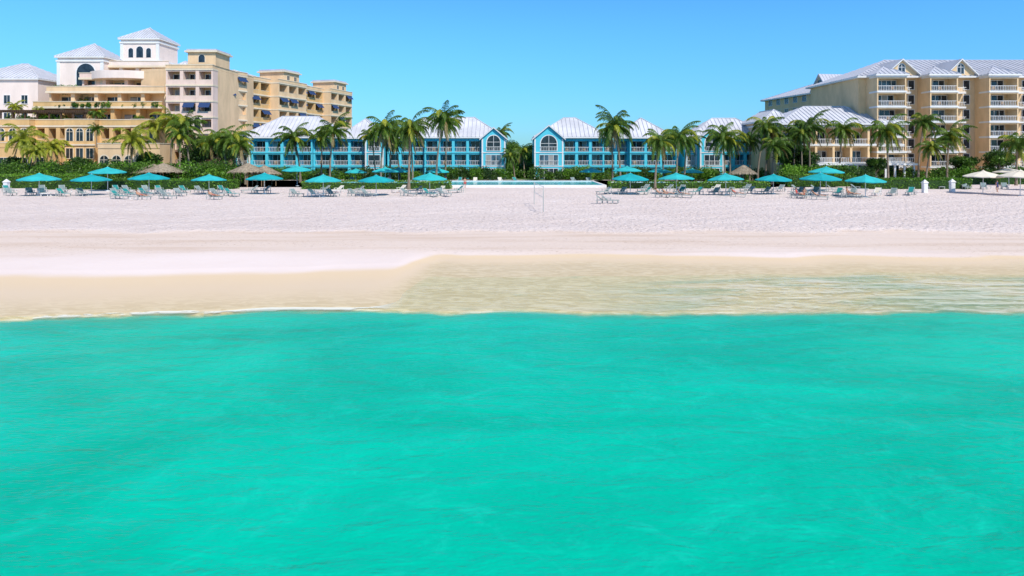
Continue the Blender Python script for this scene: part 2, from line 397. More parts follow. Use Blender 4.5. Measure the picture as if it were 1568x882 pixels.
def tree(name,x,y,h,r,k='leaf'):
    e=empty(name,(x,y,0)); mb=MB(); mb.beam((0,0,0),(.1,0,h*.5),.4,.4,'trunk',.25)
    cl=[]
    for i in range(9):
        a=random.uniform(0,6.28); rr=random.uniform(.3,.8)*r; zz=random.uniform(.5,.92)*h
        p=(rr*math.cos(a),rr*math.sin(a),zz); cl.append(p); mb.beam((.1,0,h*random.uniform(.3,.5)),p,.18,.18,'trunk',.05)
    mb.build('trunk',e); mc=MB()
    for p in cl+[(0,0,h*.85)]:
        c=420; d=np.random.randn(c,3); d/=np.linalg.norm(d,axis=1)[:,None]; d*=np.random.uniform(.3,1,(c,1))*np.array([r*.5,r*.5,h*.17])
        leafcloud(mc,d+np.array(p),.22,random.choice([k,'leaf','leafd']))
    mc.build('crown',e); return e
def crown(seed,kk):
    rnd=random.Random(seed); mb=MB()
    nfr=30
    for i in range(nfr):
        az=i*2.39996+rnd.uniform(-.3,.3); age=i/nfr
        el=R(78-118*age+rnd.uniform(-14,14)); L=rnd.uniform(3.2,4.9)*(1-.12*age)
        k=kk if age<.86 else ('palm_d' if rnd.random()<.6 else kk)
        if kk=='palm_g' and rnd.random()<.14: k='palm_y'
        p=Vector((0,0,0)); n=13; ds=L/n; pts=[p.copy()]; dirs=[]
        e=el; dr=rnd.uniform(.75,1.35)
        for j in range(n):
            e-= (R(4.0)+R(5.5)*j/n*1.4)*dr*(1.1 if e>-1.3 else 0)
            d=Vector((math.cos(az)*math.cos(e)+.14*j/n,math.sin(az)*math.cos(e),math.sin(e))).normalized(); dirs.append(d); p=p+d*ds; pts.append(p.copy())
        for j in range(n): mb.beam(pts[j],pts[j+1],.07*(1-j/n)+.02,.05,k)
        ki=mb.mi(k)
        ns=30
        for q in range(2,ns):
            u=q/ns*n; j=min(n-1,int(u)); base=pts[j].lerp(pts[j+1],u-j); d=dirs[j]
            side=d.cross(Vector((0,0,1)))
            if side.length<.05: side=Vector((-math.sin(az),math.cos(az),0))
            side.normalize(); tt=q/ns; ll=.95*math.sin(math.pi*min(1,tt*.86+.12))**.7*rnd.uniform(.75,1.1)
            for s in (-1,1):
                dv=(side*s*.75+d*.65+Vector((0,0,-.25-.4*rnd.random()))).normalized()
                mid=base+dv*ll*.5; tip=base+(dv+Vector((0,0,-.5))).normalized()*ll
                wd=d*.045
                b0=len(mb.v); mb.v+=[tuple(base-wd),tuple(base+wd),tuple(mid+wd*1.1),tuple(tip),tuple(mid-wd*1.1)]
                mb.f.append((b0,b0+1,b0+2,b0+3,b0+4)); mb.m.append(ki)
    for i in range(6):
        a=rnd.uniform(0,6.28); mb.cone((.28*math.cos(a),.28*math.sin(a)),.08,.14,-.35,-.2,'palm_y',7); mb.cone((.28*math.cos(a),.28*math.sin(a)),.14,.05,-.2,-.05,'palm_y',7)
    return mb.mesh('palm_crown')
CG=[crown(i,'palm_g') for i in range(7)]; CY=[crown(i+9,'palm_y') for i in range(3)]
def palm(x,y,h,kind='g',s=1.0,z0=0):
    e=empty('palm_tree',(x,y,z0)); mb=MB()
    la=random.uniform(0,6.28); lm=random.uniform(.2,1.6)*h/9
    n=10; rings=[];S=8
    for j in range(n+1):
        u=j/n; c=Vector((math.cos(la)*lm*u*u,math.sin(la)*lm*u*u,h*u)); r=((.20-.09*u)+(.10*(1-u*6) if u<.16 else 0))*max(.5,min(1,s))
        b0=len(mb.v); rings.append(b0)
        for q in range(S): a=2*math.pi*q/S; mb.v.append((c.x+r*math.cos(a),c.y+r*math.sin(a),c.z))
    for j in range(n):
        for q in range(S):
            q2=(q+1)%S; mb.f.append((rings[j]+q,rings[j]+q2,rings[j+1]+q2,rings[j+1]+q)); mb.m.append(mb.mi('trunk'))
    mb.build('trunk',e)
    o=bpy.data.objects.new('fronds',random.choice(CG if kind=='g' else CY)); sc.collection.objects.link(o); o.parent=e
    o.location=(c.x,c.y,h-.05); o.rotation_euler=(random.uniform(-.15,.15),random.uniform(-.15,.15),random.uniform(-.7,.7)); o.scale=(s,s,s*random.uniform(.9,1.1))
def palmpx(px,ytop,D,kind='g',s=1.0,z0=0):
    if z0==0: ytop-=4; s*=1.06
    h=Z(ytop,D)-z0-1.7*s; palm(X(px,D),D,max(h,1.5 if z0==0 else .8),kind,s,z0)
for a in [(35,200,122,'y',1.05),(78,214,124,'y',.9),(55,222,118,'y',.75),(200,200,122,'y',1.1),(262,172,130,'y',1.05),(290,180,124,'g',1.1),(245,184,133,'y',.9),(275,196,120,'g',.9),(362,198,122,'g',1.15),(348,203,126,'g',.95),(376,214,120,'g',.8),
          (460,198,128,'g',1.1),(505,186,124,'g',1.15),(492,200,130,'g',.9),(583,183,124,'g',1.1),(597,194,130,'g',.95),(626,182,103,'g',.95),(632,192,126,'g',1.0),(668,168,124,'g',1.15),(682,180,130,'g',.95),(575,200,128,'g',.8),(612,206,133,'g',.85),
          (950,178,124,'g',1.25),(938,194,130,'g',.9),(1003,204,102,'g',.85),(1036,196,118,'g',1.1),(1048,206,125,'g',.9),(1016,212,130,'g',.85),(1110,196,122,'g',1.1),(1118,208,126,'g',.9),(1160,183,126,'g',1.0),(1182,212,120,'g',.95),(1172,194,130,'g',.95),(1148,206,132,'g',.8),
          (1240,182,124,'g',1.05),(1285,186,126,'g',1.05),(1360,187,120,'g',1.1),(1406,177,122,'g',.9),(1450,195,122,'g',1.05),(1418,216,118,'g',.8),(1556,206,116,'g',1.05),(768,196,160,'g',.9),(803,226,150,'g',.8),(788,234,146,'g',.7),(1215,198,128,'g',.85),(1228,196,121,'g',.8),(325,210,131,'g',.9)]:
    palmpx(a[0],a[1],a[2],a[3],a[4])

# ---------------- blue resort buildings ----------------
D0=148.0
def blue(parts,pavs,roofs):
    e=empty('blue_resort_building',(parts[0][0],D0,0)); ox=parts[0][0]
    w=MB(); r=MB()
    for x0,x1,dy,nb in parts:
        bays(w,x0-ox,x1-ox,dy,13-dy,nb,3,3.0,'blue','blue2','blue2',2.2,0,.6)
    for x0,x1,dy in pavs:
        a=x0-ox;b_=x1-ox;c=(a+b_)/2
        w.box(a,b_,dy,12.9,0,9.0,'blue2')
        for k in range(3):
            z=k*3.0
            if k<2:
                doors(w,c-(b_-a)*.32,c+(b_-a)*.32,dy,z+.1,2.2); w.box(a-.05,b_+.05,dy-.1,dy+.01,z+2.75,z+2.95,'white')
                if k: railing(w,c-(b_-a)*.34,c+(b_-a)*.34,dy-.16,z,'white')
        gable(r,a,b_,dy,8,9.0,9.0+(b_-a)*.42,'blue2')
        arch(w,c,dy,6.3,(b_-a)*.55,3.3,'glass','white',.2)
        w.box(a-.02,a+.3,dy-.06,dy+.1,0,8.9,'white') ; w.box(b_-.3,b_+.02,dy-.06,dy+.1,0,8.9,'white')
        railing(w,c-(b_-a)*.30,c+(b_-a)*.30,dy-.16,6.1,'white')
    for x0,x1,y0,y1,ze,zr in roofs: hip(r,x0-ox,x1-ox,y0,y1,ze,zr)
    w.build('walls_and_balconies',e); r.build('roof',e)
x_=lambda p:X(p,D0)
blue([(x_(385),x_(478),0,4),(x_(478)+.01,x_(560),1.2,3)],[(x_(560),x_(588),-.6),(x_(362),x_(385),-.8)],[(x_(372),x_(520),0,13,9.35,14.2),(x_(520),x_(582),1.2,14,9.25,13.6)])
blue([(x_(592),x_(650),1,3),(x_(650)+.01,x_(738),0,4)],[(x_(738),x_(774),-1)],[(x_(600),x_(768),0.2,13,9.35,14.0)])
blue([(x_(862),x_(925),0,3),(x_(925)+.01,x_(965),2,2),(x_(965)+.02,x_(1038),0.4,3)],[(x_(818),x_(862),-1)],[(x_(822),x_(930),0,13,9.35,13.9),(x_(950),x_(1030),.4,14,9.3,13.8)])
blue([(x_(1106),x_(1160),0.3,3)],[(x_(1070),x_(1106),-1),(x_(1052),x_(1070),1.5),(x_(1160),x_(1192),-.6)],[(x_(1060),x_(1185),0.3,13,9.35,13.8)])

# ---------------- left hotel ----------------
H=empty('beige_hotel',(-80,140,0)); hx,hy=-80,140
def HB(name,fn,ox=0,oy=0,rz=0):
    w=MB(); fn(w); w.build(name,H,(ox-hx,oy-hy,0),rz)
def parapet(w,x0,x1,y0,y1,z,k,h=1.0,t=.25,cap='stone'):
    w.box(x0,x1,y0,y0+t,z,z+h,k); w.box(x0,x0+t,y0+t+.01,y1,z,z+h,k); w.box(x1-t,x1,y0+t+.01,y1,z,z+h,k)
    w.box(x0-.08,x1+.08,y0-.08,y0+t+.08,z+h,z+h+.14,cap)
    w.box(x1-t-.05,x1+.08,y0+t+.1,y1,z+h,z+h+.14,cap)
def podium(w):
    zt=Z(192,135); fh=zt/3
    segs=[(-60,0,0,'b',2),(0,52,-1.2,'f',3),(52,104,.4,'b',3),(104,150,-1.0,'f',3),(150,204,.5,'b',3),(204,248,-.8,'f',2)]
    for p0,p1,dy,ty,n in segs:
        a,b=X(p0,135)+.005,X(p1,135)-.005
        if ty=='b': bays(w,a,b,135+dy,38-dy,n,3,fh,'ochre','ochre','stone',2.6,0,.8,'par','ochre')
        else:
            w.box(a,b,135+dy,173,0,zt,'ochre')
            for k in range(3):
                for i in range(n):
                    cx=a+(b-a)*(i+.5)/n
                    if k==2: arch(w,cx,135+dy,k*fh+.6,1.3,2.5,'glass','stone',.2)
                    else: window(w,cx,135+dy,k*fh+.9,1.4,2.0,'stone','glass',1)
                w.box(a-.1,b+.1,135+dy-.22,135+dy-.003,(k+1)*fh-.32,(k+1)*fh-.02,'stone')
        parapet(w,a+.02,b-.02,135+dy-.1,150,zt+.03,'ochre',1.1)
    a,b=X(150,128),X(245,128); w.box(a,b,128,133.7,0,6.6,'cream'); parapet(w,a,b,127.9,133.7,6.6,'cream',.9)
    for i in range(5): arch(w,a+(b-a)*(i+.5)/5,128,.4,1.6,4.8,'glass','stone',.25)
    a,b=X(-40,129),X(70,129); w.box(a,b,129,133.6,0,6.8,'ochre'); parapet(w,a,b,128.9,133.6,6.8,'ochre',.9)
    for i in range(6): window(w,a+(b-a)*(i+.5)/6,129,1.2,1.6,3.6,'stone','glass',1)
    a,b=X(-20,133),X(128,136)
    for i in range(8):
        xx=a+(b-a)*i/7; w.box(xx-.12,xx+.12,136.5,136.75,zt,zt+2.9,'dark'); w.box(xx-.12,xx+.12,140,140.25,zt,zt+2.9,'dark')
    w.box(a-.5,b+.5,136.3,136.6,zt+2.7,zt+3.0,'dark'); w.box(a-.5,b+.5,140,140.3,zt+2.7,zt+3.0,'dark')
    for i in range(40):
        xx=a+(b-a)*i/39; w.box(xx-.06,xx+.06,135.8,141,zt+3.01,zt+3.2,'dark')
HB('podium_wing',podium)
def terr(w):
    L=[(58,252,142,11.5,15.6,'ochre','ochre'),(78,256,146,15.6,19.2,'cream','cream'),(128,262,150,19.2,22.6,'cream','pink'),(162,262,154,22.6,25.8,'pinkw','pinkw')]
    for p0,p1,D,z0,z1,k,pk in L:
        a,b=X(p0,D),X(p1,D); n=max(4,int((b-a)/4.6))
        w.box(a,b,D+2.2,D+28,z0,z1,k)
        w.box(a-.4,b,D-1.2,D+2.1,z1-.45,z1-.003,'stone')
        w.box(a-.2,b,D-1.15,D-.9,z1,z1+.95,pk); w.box(a-.3,b,D-1.25,D-.8,z1+.95,z1+1.08,'stone')
        for i in range(n+1):
            xx=a+(b-a)*i/n; w.box(max(a,xx-.4),xx+.4 if i<n else xx,D-.5,D+2.15,z0,z1-.46,pk)
        for i in range(n):
            xx=a+(b-a)*(i+.5)/n; w.box(xx-1.6,xx+1.6,D+2.1,D+2.3,z0+.02,z0+2.5,'glass'); w.box(xx-.06,xx+.06,D+2.02,D+2.11,z0,z0+2.5,'frame')
            if i%2: w.box(xx-1.6,xx-.1,D+2.05,D+2.11,z0+.1,z0+2.4,'curtain')
HB('terraces',terr)
def curved(w):
    cx,cy,r=X(195,152),153,10.5
    for z,rr,k in ((19.3,r,'pink'),(22.7,r-2.2,'pinkw')):
        n=24
        for i in range(n):
            a0=math.pi+math.pi*i/n; a1=math.pi+math.pi*(i+1)/n
            p=[(cx+q*math.cos(a),cy+q*.75*math.sin(a)) for a in (a0,a1) for q in (rr,rr-.3)]
            za,zb=z-.4,z+1.3
            w.poly([(p[0][0],p[0][1],za),(p[2][0],p[2][1],za),(p[2][0],p[2][1],zb),(p[0][0],p[0][1],zb)],k)
            w.poly([(p[1][0],p[1][1],za),(p[3][0],p[3][1],za),(p[3][0],p[3][1],zb),(p[1][0],p[1][1],zb)],k)
            w.poly([(p[0][0],p[0][1],zb),(p[2][0],p[2][1],zb),(p[3][0],p[3][1],zb),(p[1][0],p[1][1],zb)],'stone')
            w.poly([(p[0][0],p[0][1],za),(p[2][0],p[2][1],za),(cx,cy,za)],k)
HB('curved_balconies',curved)
def tower(w,p0,p1,D,zb,ze,za,k,twowin=False):
    a,b=X(p0,D),X(p1,D); d=(b-a); c=(a+b)/2
    w.box(a,b,D,D+d,zb,ze,k)
    w.box(a-.25,b+.25,D-.25,D+d+.25,ze-.9,ze-.5,'white'); w.box(a-.2,b+.2,D-.2,D+d+.2,zb,zb+.4,'white')
    hip(w,a,b,D,D+d,ze+.3,za,'roof',.5,.6)
    for q in (a,b-.5): w.box(q-.1,q+.6,D-.12,D+.2,zb+.4,ze-.9,'white')
    h=ze-zb
    if twowin:
        arch(w,c,D,zb+h*.58,1.6,h*.26,'glass','white',.15,False) 
        for s in (-1,1): arch(w,c+s*2.1,D,zb+h*.58,1.1,h*.22,'glass','white',.15,False); arch(w,c+s*1.9,D,zb+2.2,1.0,h*.3,'glass','white',.12)
        w.box(a-.3,b+.3,D-.3,D+d+.3,zb+h*.5,zb+h*.5+.35,'white')
        arch(w,c,D,zb+2.2,1.2,h*.3,'glass','white',.12)
    else:
        arch(w,c+d*.12,D,zb+.5,d*.40,h*.78,'glass','white',.25,False)
HB('tower_low',lambda w:tower(w,88,158,151,19.0,27.3,31.3,'pinkw'))
HB('tower_high',lambda w:tower(w,185,243,158,22.5,32.6,36.2,'pinkw',True))
def farleft(w):
    a,b=X(-60,152),X(58,152); w.box(a,b,152,168,8,Z(122,152),'pinkw'); hip(w,a,b,152,168,Z(122,152)+.3,Z(98,160),'roof',.5)
    for i in range(5):
        for z in (13,17): window(w,b-3-i*4,152,z,1.4,1.9)
    a,b=X(236,168),X(300,168); w.box(a,b,168,182,10,25,'pinkw'); hip(w,a,b,168,182,25.3,29.6,'roof',.5)
    a,b=X(158,164),X(190,164); w.box(a,b,164,178,10,26,'cream'); hip(w,a,b,164,178,26.3,29.2,'roof',.5)
HB('rear_blocks',farleft)
def baybl(w):
    D=140; a,b=X(254,D),X(326,D)
    bays(w,a,b,D,22,3,7,3.35,'cream','pink','stone',2.4,0,.7,'par','pink',awn=.25)
    parapet(w,a,b,D-.15,D+22,23.47,'cream',.7)
    c0,c1=X(284,D),X(327,D); w.box(c0,c1,D+1,D+8,24.2,27.0,'cream'); w.box(c0-.5,c1+.5,D+.5,D+8.5,27.0,27.35,'stone'); w.box(c0-.2,c1+.2,D+.8,D+8.2,27.36,27.7,'roofl')
    arch(w,(c0+c1)/2,D+1,24.9,1.3,1.6,'glass','stone',.15,False)
    for i in range(4): arch(w,a+1+i*1.9,D-.13,10.6,1.3,2.6,'glass','pinkw',.3,False)
HB('bay_block',baybl)
def wing(w):
    L=63; n=5; seg=L/n
    for i in range(n):
        x0=i*seg; off=(0,2.6,0.2,2.8,.3)[i]
        bays(w,x0+.01,x0+seg-.01,off,18-off,3,7,3.38,'cream',('cream','ochre')[i%2],'stone',2.4,0,.8,'par','ochre' if i%2 else 'cream',awn=.35)
        parapet(w,x0+.02,x0+seg-.02,off-.15,18,23.68,'cream',.7)
        if i in (1,3): hip(w,x0+1,x0+seg-1,off+.5,14,24.2,26.2,'roof',.3)
        if i in (2,4):
            w.box(x0+seg*.25,x0+seg*.8,off+.6,8,23.6,26.6,'cream'); w.box(x0+seg*.25-.5,x0+seg*.8+.5,off+.1,8.5,26.6,26.95,'stone'); w.box(x0+seg*.25-.1,x0+seg*.8+.1,off+.5,8.1,26.96,27.4,'roofl')
            for q in (.4,.65): window(w,x0+seg*q,off+.6,24.7,1.1,1.1,'stone')
HB('receding_wing',wing,X(327,146),144,math.atan2(61,16.5))
shrubs('roof_garden_plants',X(10,141),X(120,141),139.5,141.5,1.0,2.0,26,z0=11.8)
shrubs('terrace_planter_shrubs',X(85,143),X(250,143),140.6,141.6,.5,1.2,36,z0=15.4)
shrubs('terrace_planter_shrubs',X(80,146),X(130,146),146,147.5,.8,1.6,14,z0=19.2)
shrubs('terrace_planter_shrubs',X(155,131),X(240,131),130.5,132.4,.8,1.6,20,z0=6.6)
for p,y,D,s,z0 in [(22,156,141,.6,11.6),(60,162,141,.5,11.6),(150,166,137,.6,11.6),(148,190,130,.5,6.8),(128,150,147,.4,15.6),(212,176,137,.35,11.6),(100,146,147,.4,19.2)]: palmpx(p,y,D,'y' if p<100 else 'g',s,z0)

# ---------------- right hotel ----------------
RH=empty('balcony_hotel',(90,136,0)); hx2,hy2=90,136
def RB(name,fn,ox=0,oy=0,rz=0):
    w=MB(); fn(w); w.build(name,RH,(ox-hx2,oy-hy2,0),rz)
def rmain(w):
    D=136; fh=3.03; nf=7; xe=X(1800,D)
    a=X(1322,D); w.box(a,xe,D+2,D+24,0,21.2,'sand_st')
    edges=[(1334,1378),(1414,1456),(1503,1547),(1594,1640),(1685,1730)]
    for p,q in edges:
        x0,x1=X(p,D),X(q,D)
        bays(w,x0,x1,D-2.2,4.19,1,nf,fh,'sand_st','sand_st','white',2.9,0,.5)
    for i,(p,q) in enumerate(edges):
        x0=X(q,D);x1=X(edges[i+1][0],D) if i+1<len(edges) else xe
        for k in range(nf):
            z=k*fh
            window(w,x0+(x1-x0)*.3,D+2,z+.7,1.2,1.8,'white','glass',0); window(w,x0+(x1-x0)*.72,D+2,z+.7,1.2,1.8,'white','glass',0)
            if k: w.box(x0+.4,x0+(x1-x0)*.6,D+.9,D+1.99,z-.25,z,'white'); railing(w,x0+.4,x0+(x1-x0)*.6,D+.95,z,'white')
        w.box(x0+.02,x0+.5,D+1.8,D+2.1,0,21.1,'stone')
    w.box(a-.1,xe,D+1.8,D+2.2,3.3,3.6,'stone')
    hip(w,a,xe,D+1.5,D+24,21.5,26.4,'roofl',.9,1.1)
    for cpx,s in ((1385,3.1),(1476,2.8),(1620,3)):
        c=X(cpx,D); gable(w,c-s,c+s,D+1.0,D+11,22.1,24.8,'sand_st','roofl',.6); w.box(c-s,c+s,D+1.0,D+4,21,22.1,'sand_st'); arch(w,c,D+1.0,22.0,1.3,2.0,'glass','white',.14)
    for p,q in edges: hip(w,X(p,D),X(q,D),D-2.2,D+4,21.55,23.4,'roofl',.45)
RB('main_block',rmain)
def rwing(w):
    L=46; w.box(0,L,0,20,0,20.2,'sand_st'); w.box(-.1,L+.1,-.12,.01,3.3,3.6,'stone'); w.box(-.1,L+.1,-.12,.01,17.3,17.5,'stone')
    for k in range(7):
        for i in range(11):
            x=L-2-i*4.1
            if x<2: continue
            if i in (1,2): 
                doors(w,x-1.4,x+1.4,0,k*3+.1,2.2); 
                if k: w.box(x-1.7,x+1.7,-1.3,-.13,k*3-.2,k*3,'white'); railing(w,x-1.7,x+1.7,-1.25,k*3,'white')
            else: window(w,x,0,k*3+.7,1.7,1.7,'white','glass',1)
    hip(w,0,L,0,20,20.5,24.6,'roofl',.9,1.1)
    gable(w,24,30,-.6,8,21.0,24.4,'sand_st','roofl',.5); w.box(24,30,-.6,2,19.5,21.0,'sand_st'); arch(w,27,-.6,21.0,1.8,2.3,'glass','white',.12)
RB('side_wing',rwing,70.5,186,-math.atan2(45,6.0))
def rlow(w):
    D=134; a,b=X(1196,D),X(1384,D)
    bays(w,a,b,D,16,7,3,3.75,'sand_st','sand_st','white',2.6,0,.45)
    hip(w,a,b,D,D+16,11.7,15.6,'roof',1.0)
    c0,c1=X(1172,140),X(1215,140); w.box(c0,c1,D+6,D+20,0,12.2,'sand_st'); hip(w,c0,c1,D+6,D+20,12.5,15.0,'roof',.7)
    a,b=X(1255,126),X(1400,126)
    for i in range(11):
        xx=a+(b-a)*i/10; w.box(xx-.15,xx+.15,126,126.3,0,3.4,'white')
    w.box(a-.5,b+.5,125.6,D-.3,3.4,3.75,'white'); w.box(a,b,131,131.2,.05,3.39,'glass')
    railing(w,a,b,126.1,3.8,'white'); 
    for i in range(10): w.box(a+(b-a)*(i+.5)/10-.05,a+(b-a)*(i+.5)/10+.05,130.9,131,.1,3.3,'white')
RB('restaurant_wing',rlow)

# ---------------- planting ----------------
for p0,p1,y0,y1,h in [(-40,105,106,111,2.1),(60,350,102,106,1.6)]: hedge('hedge',X(p0,y0),X(p1,y0),y0,y1,h)
hedge('hedge',X(465,105),X(690,105),103.5,106,1.2); hedge('hedge',X(930,108),X(1170,108),105.5,107.6,1.15)
hedge('hedge',X(1205,112),X(1310,112),112,114,2.1); hedge('hedge',X(1310,106),X(1475,106),104,108,1.6); hedge('hedge',X(1480,120),X(1720,120),120,122,1.5)
shrubs('shrub_border',X(-40,118),X(350,118),113,126,1.6,4.4,200,('leaf','leaf2','leaf','leafd'))
shrubs('shrub_border',X(355,143),X(775,143),139,145,1.0,3.0,110)
shrubs('shrub_border',X(815,143),X(1195,143),139,145,1.0,3.0,100)
shrubs('shrub_border',X(1180,122),X(1300,122),114,124,1.4,3.6,60)
shrubs('shrub_border',X(1380,124),X(1700,124),122,130,1.2,3.4,90)
shrubs('shrub_border',X(765,150),X(830,150),150,170,2.0,4.0,30)
for px,D,h,r in [(330,138,9,4.5),(312,136,9.5,4),(345,142,9,4.5),(300,132,7,3.2),(790,175,8,4),(800,165,7,3.5),(778,185,9,4),(815,190,8,4),(1215,130,7.5,3.5),(1200,133,8.5,3.5),(1235,128,6,3),(225,126,6,2.6),(118,122,5,2.4),(1530,128,6,3),(1480,128,5,2.6),(20,124,5,2.4),(1340,124,4.5,2.2)]:
    tree('broadleaf_tree',X(px,D),D,h,r,'leafd')
mb=MB()
for i in range(220):
    cx=random.uniform(-420,420); cy=random.uniform(230,330); h=random.uniform(5,9); d=np.random.randn(260,3); d/=np.linalg.norm(d,axis=1)[:,None]
    leafcloud(mb,d*np.random.uniform(.5,1,(260,1))*np.array([6,5,h*.5])+np.array([cx,cy,h*.5]),.7,random.choice(['leaf','leafd']))
mb.build('distant_trees')

# ---------------- pool ----------------
def pool(x0,x1,y0,y1):
    e=empty('swimming_pool',((x0+x1)/2,y0,0)); w=MB(); ox=(x0+x1)/2
    w.box(x0-ox,x1-ox,0,.5,0,.45,'white'); w.box(x0-ox,x1-ox,y1-y0-.5,y1-y0,0,.5,'white'); w.box(x0-ox,x0-ox+.5,.51,y1-y0-.51,0,.45,'white'); w.box(x1-ox-.5,x1-ox,.51,y1-y0-.51,0,.45,'white')
    w.box(x0-ox+.51,x1-ox-.51,.51,y1-y0-.51,.0,.36,'poolw'); w.build('basin_and_water',e)
m,t,b=nt('pool_water'); P=N(t,'ShaderNodeNewGeometry').outputs['Position']
t.links.new(mixc(t,noise(t,P,.8,4),(.01,.36,.45),(.06,.55,.62)),b.inputs['Base Color']); b.inputs['Roughness'].default_value=.12; bump(t,b,noise(t,P,2,3),.4,.05); b.inputs['Specular IOR Level'].default_value=.15
M['poolw']=m
pool(X(500,112),X(925,112),109,126); pool(X(945,112),X(1165,112),109,122)
w=MB(); w.box(X(350,130),X(1210,130),107.8,139,-.1,.05,'paver'); w.build('pool_deck')

# ---------------- umbrellas, loungers ----------------
def umb_mesh(cv,r,h,n=8):
    w=MB(); w.cone((0,0),.045,.045,0,h-.02,'frame',8); w.cone((0,0),.32,.28,0,.09,'frame',12)
    hr=h-.74
    def P(q,rr,z): a=2*math.pi*q/n+.2; return (rr*math.cos(a),rr*math.sin(a),z)
    for q in range(n):
        for (ra,za,rb,zb) in ((.30,h-.10,r*.55,h-.36),(r*.55,h-.36,r,hr)):
            mid0=P(q+.5,ra*.96,za-.02);mid1=P(q+.5,rb*.955,zb-.05)
            w.poly([P(q,rb,zb),mid1,mid0,P(q,ra,za)],cv); w.poly([mid1,P(q+1,rb,zb),P(q+1,ra,za),mid0],cv)
        w.poly([P(q,r,hr),P(q,r*.99,hr-.12),P(q+.5,r*.945,hr-.17),P(q+.5,r*.955,hr-.05)],cv); w.poly([P(q+.5,r*.955,hr-.05),P(q+.5,r*.945,hr-.17),P(q+1,r*.99,hr-.12),P(q+1,r,hr)],cv)
        w.beam((0,0,h-.75),P(q,r*.6,h-.44),.03,.03,'frame'); w.beam(P(q,.1,h-.08),P(q,r*.98,hr-.03),.03,.03,'frame')
    w.cone((0,0),.42,.05,h-.12,h+.06,cv,8,True,.2); w.cone((0,0),.03,.01,h+.05,h+.18,'frame',6)
    return w.mesh('beach_umbrella')
UM=[umb_mesh('teal',2.5,2.8),umb_mesh('teal2',2.35,2.8)]; UT=umb_mesh('teal2',2.5,3.5); UC=umb_mesh('ccanvas',2.5,3.2)
def put(name,me,x,y,rz,z=0,s=1,tilt=0):
    o=bpy.data.objects.new(name,me); sc.collection.objects.link(o); o.location=(x,y,z); o.rotation_euler=(tilt,0,rz); o.scale=(s,s,s); return o
def G(x,y): return float(gz(np.array([float(x)]),np.array([float(y)]))[0])
def umb(px,D,me=None,name='beach_umbrella',z=None):
    x=X(px,D); put(name,me or random.choice(UM),x,D,random.uniform(0,.7),G(x,D) if z is None else z,random.uniform(.93,1.05),random.uniform(-.05,.05))
for px in (60,140,228,320,405,495,576,658,965,1036,1112,1184,1256): umb(px,random.uniform(84,91))
umb(1325,84)
for px,D in ((165,99),(1265,99),(590,112),(960,112),(455,114)): umb(px,D,UT)
for px,D in ((545,129),(610,131),(670,130),(905,130),(1010,131),(1060,129)): umb(px,D,UM[1],z=.05)
for px,D in ((1505,92),(1562,88),(1545,116),(1590,100)): umb(px,D,UC,'cream_umbrella')
def lounger(k,fr='lframe'):
    w=MB(); W=.62
    for sx in (-1,1): w.box(sx*W/2-.03,sx*W/2+.03,-1.0,.95,.30,.36,fr)
    for i in range(9):
        y=-.98+i*.15; w.box(-W/2+.032,W/2-.032,y,y+.135,.33,.375,k)
    for sx in (-1,1): w.beam((sx*W/2*.93,.3,.36),(sx*W/2*.93,.92,.86),.05,.05,fr)
    for i in range(5):
        u=i/5; w.beam((0,.34+.6*u,.385+.48*u),(0,.34+.6*(u+.17),.385+.48*(u+.17)),W*.88,.04,k)
    for sx in (-1,1):
        for y in (-.85,.3,.85): w.box(sx*W/2-.035,sx*W/2+.035,y-.03,y+.03,0,.30,fr)
        w.beam((sx*W/2,.85,.33),(sx*W/2,.8,.76),.04,.04,fr); w.box(sx*W/2-.045,sx*W/2+.045,-.1,.42,.54,.58,fr); w.box(sx*W/2-.03,sx*W/2+.03,-.08,-.03,.36,.54,fr)
    w.box(-W/2,W/2,-1.02,-.985,.30,.37,fr)
    return w.mesh('sun_lounger')
LM=[lounger('sling'),lounger('sling'),lounger('slingt'),lounger('ccanvas','frame')]
def tabm():
    w=MB(); w.cone((0,0),.25,.25,.42,.46,'frame',12); w.cone((0,0),.04,.04,0,.42,'frame',6); w.cone((0,0),.18,.16,0,.03,'frame',10); return w.mesh('side_table')
TM=tabm()
def row(p0,p1,D,step,ang,miss=.1):
    x=X(p0,D); n=0
    while x<X(p1,D):
        if random.random()>miss:
            y=D+random.uniform(-.8,.8); put('sun_lounger',random.choices(LM,(4,4,3,1))[0],x,y,ang+random.uniform(-.22,.22),G(x,y),1.15)
            if n%3==0: put('side_table',TM,x+step*.5,y+.2,0,G(x,y),1)
        x+=step*(1 if n%2==0 else 1.4)*random.uniform(.85,1.15); n+=1
row(-10,150,87,1.9,.9);row(175,700,85,1.85,1.0,.12);row(10,350,94,2.1,.9,.2);row(380,700,93,2.2,-.9,.2)
row(925,1190,90,2.0,-.9,.12);row(960,1210,97,2.2,-.9,.2);row(1225,1400,88,2.0,-.8,.12);row(1200,1330,97,2.2,.9,.2)
row(1420,1620,104,2.6,-.5,.3); row(510,920,127.5,3.2,0.1,.3); row(180,260,80,2.4,1.1,.3)
for p in (926,934): x=X(p,73); put('sun_lounger',LM[0],x,73,1.3,G(x,73))
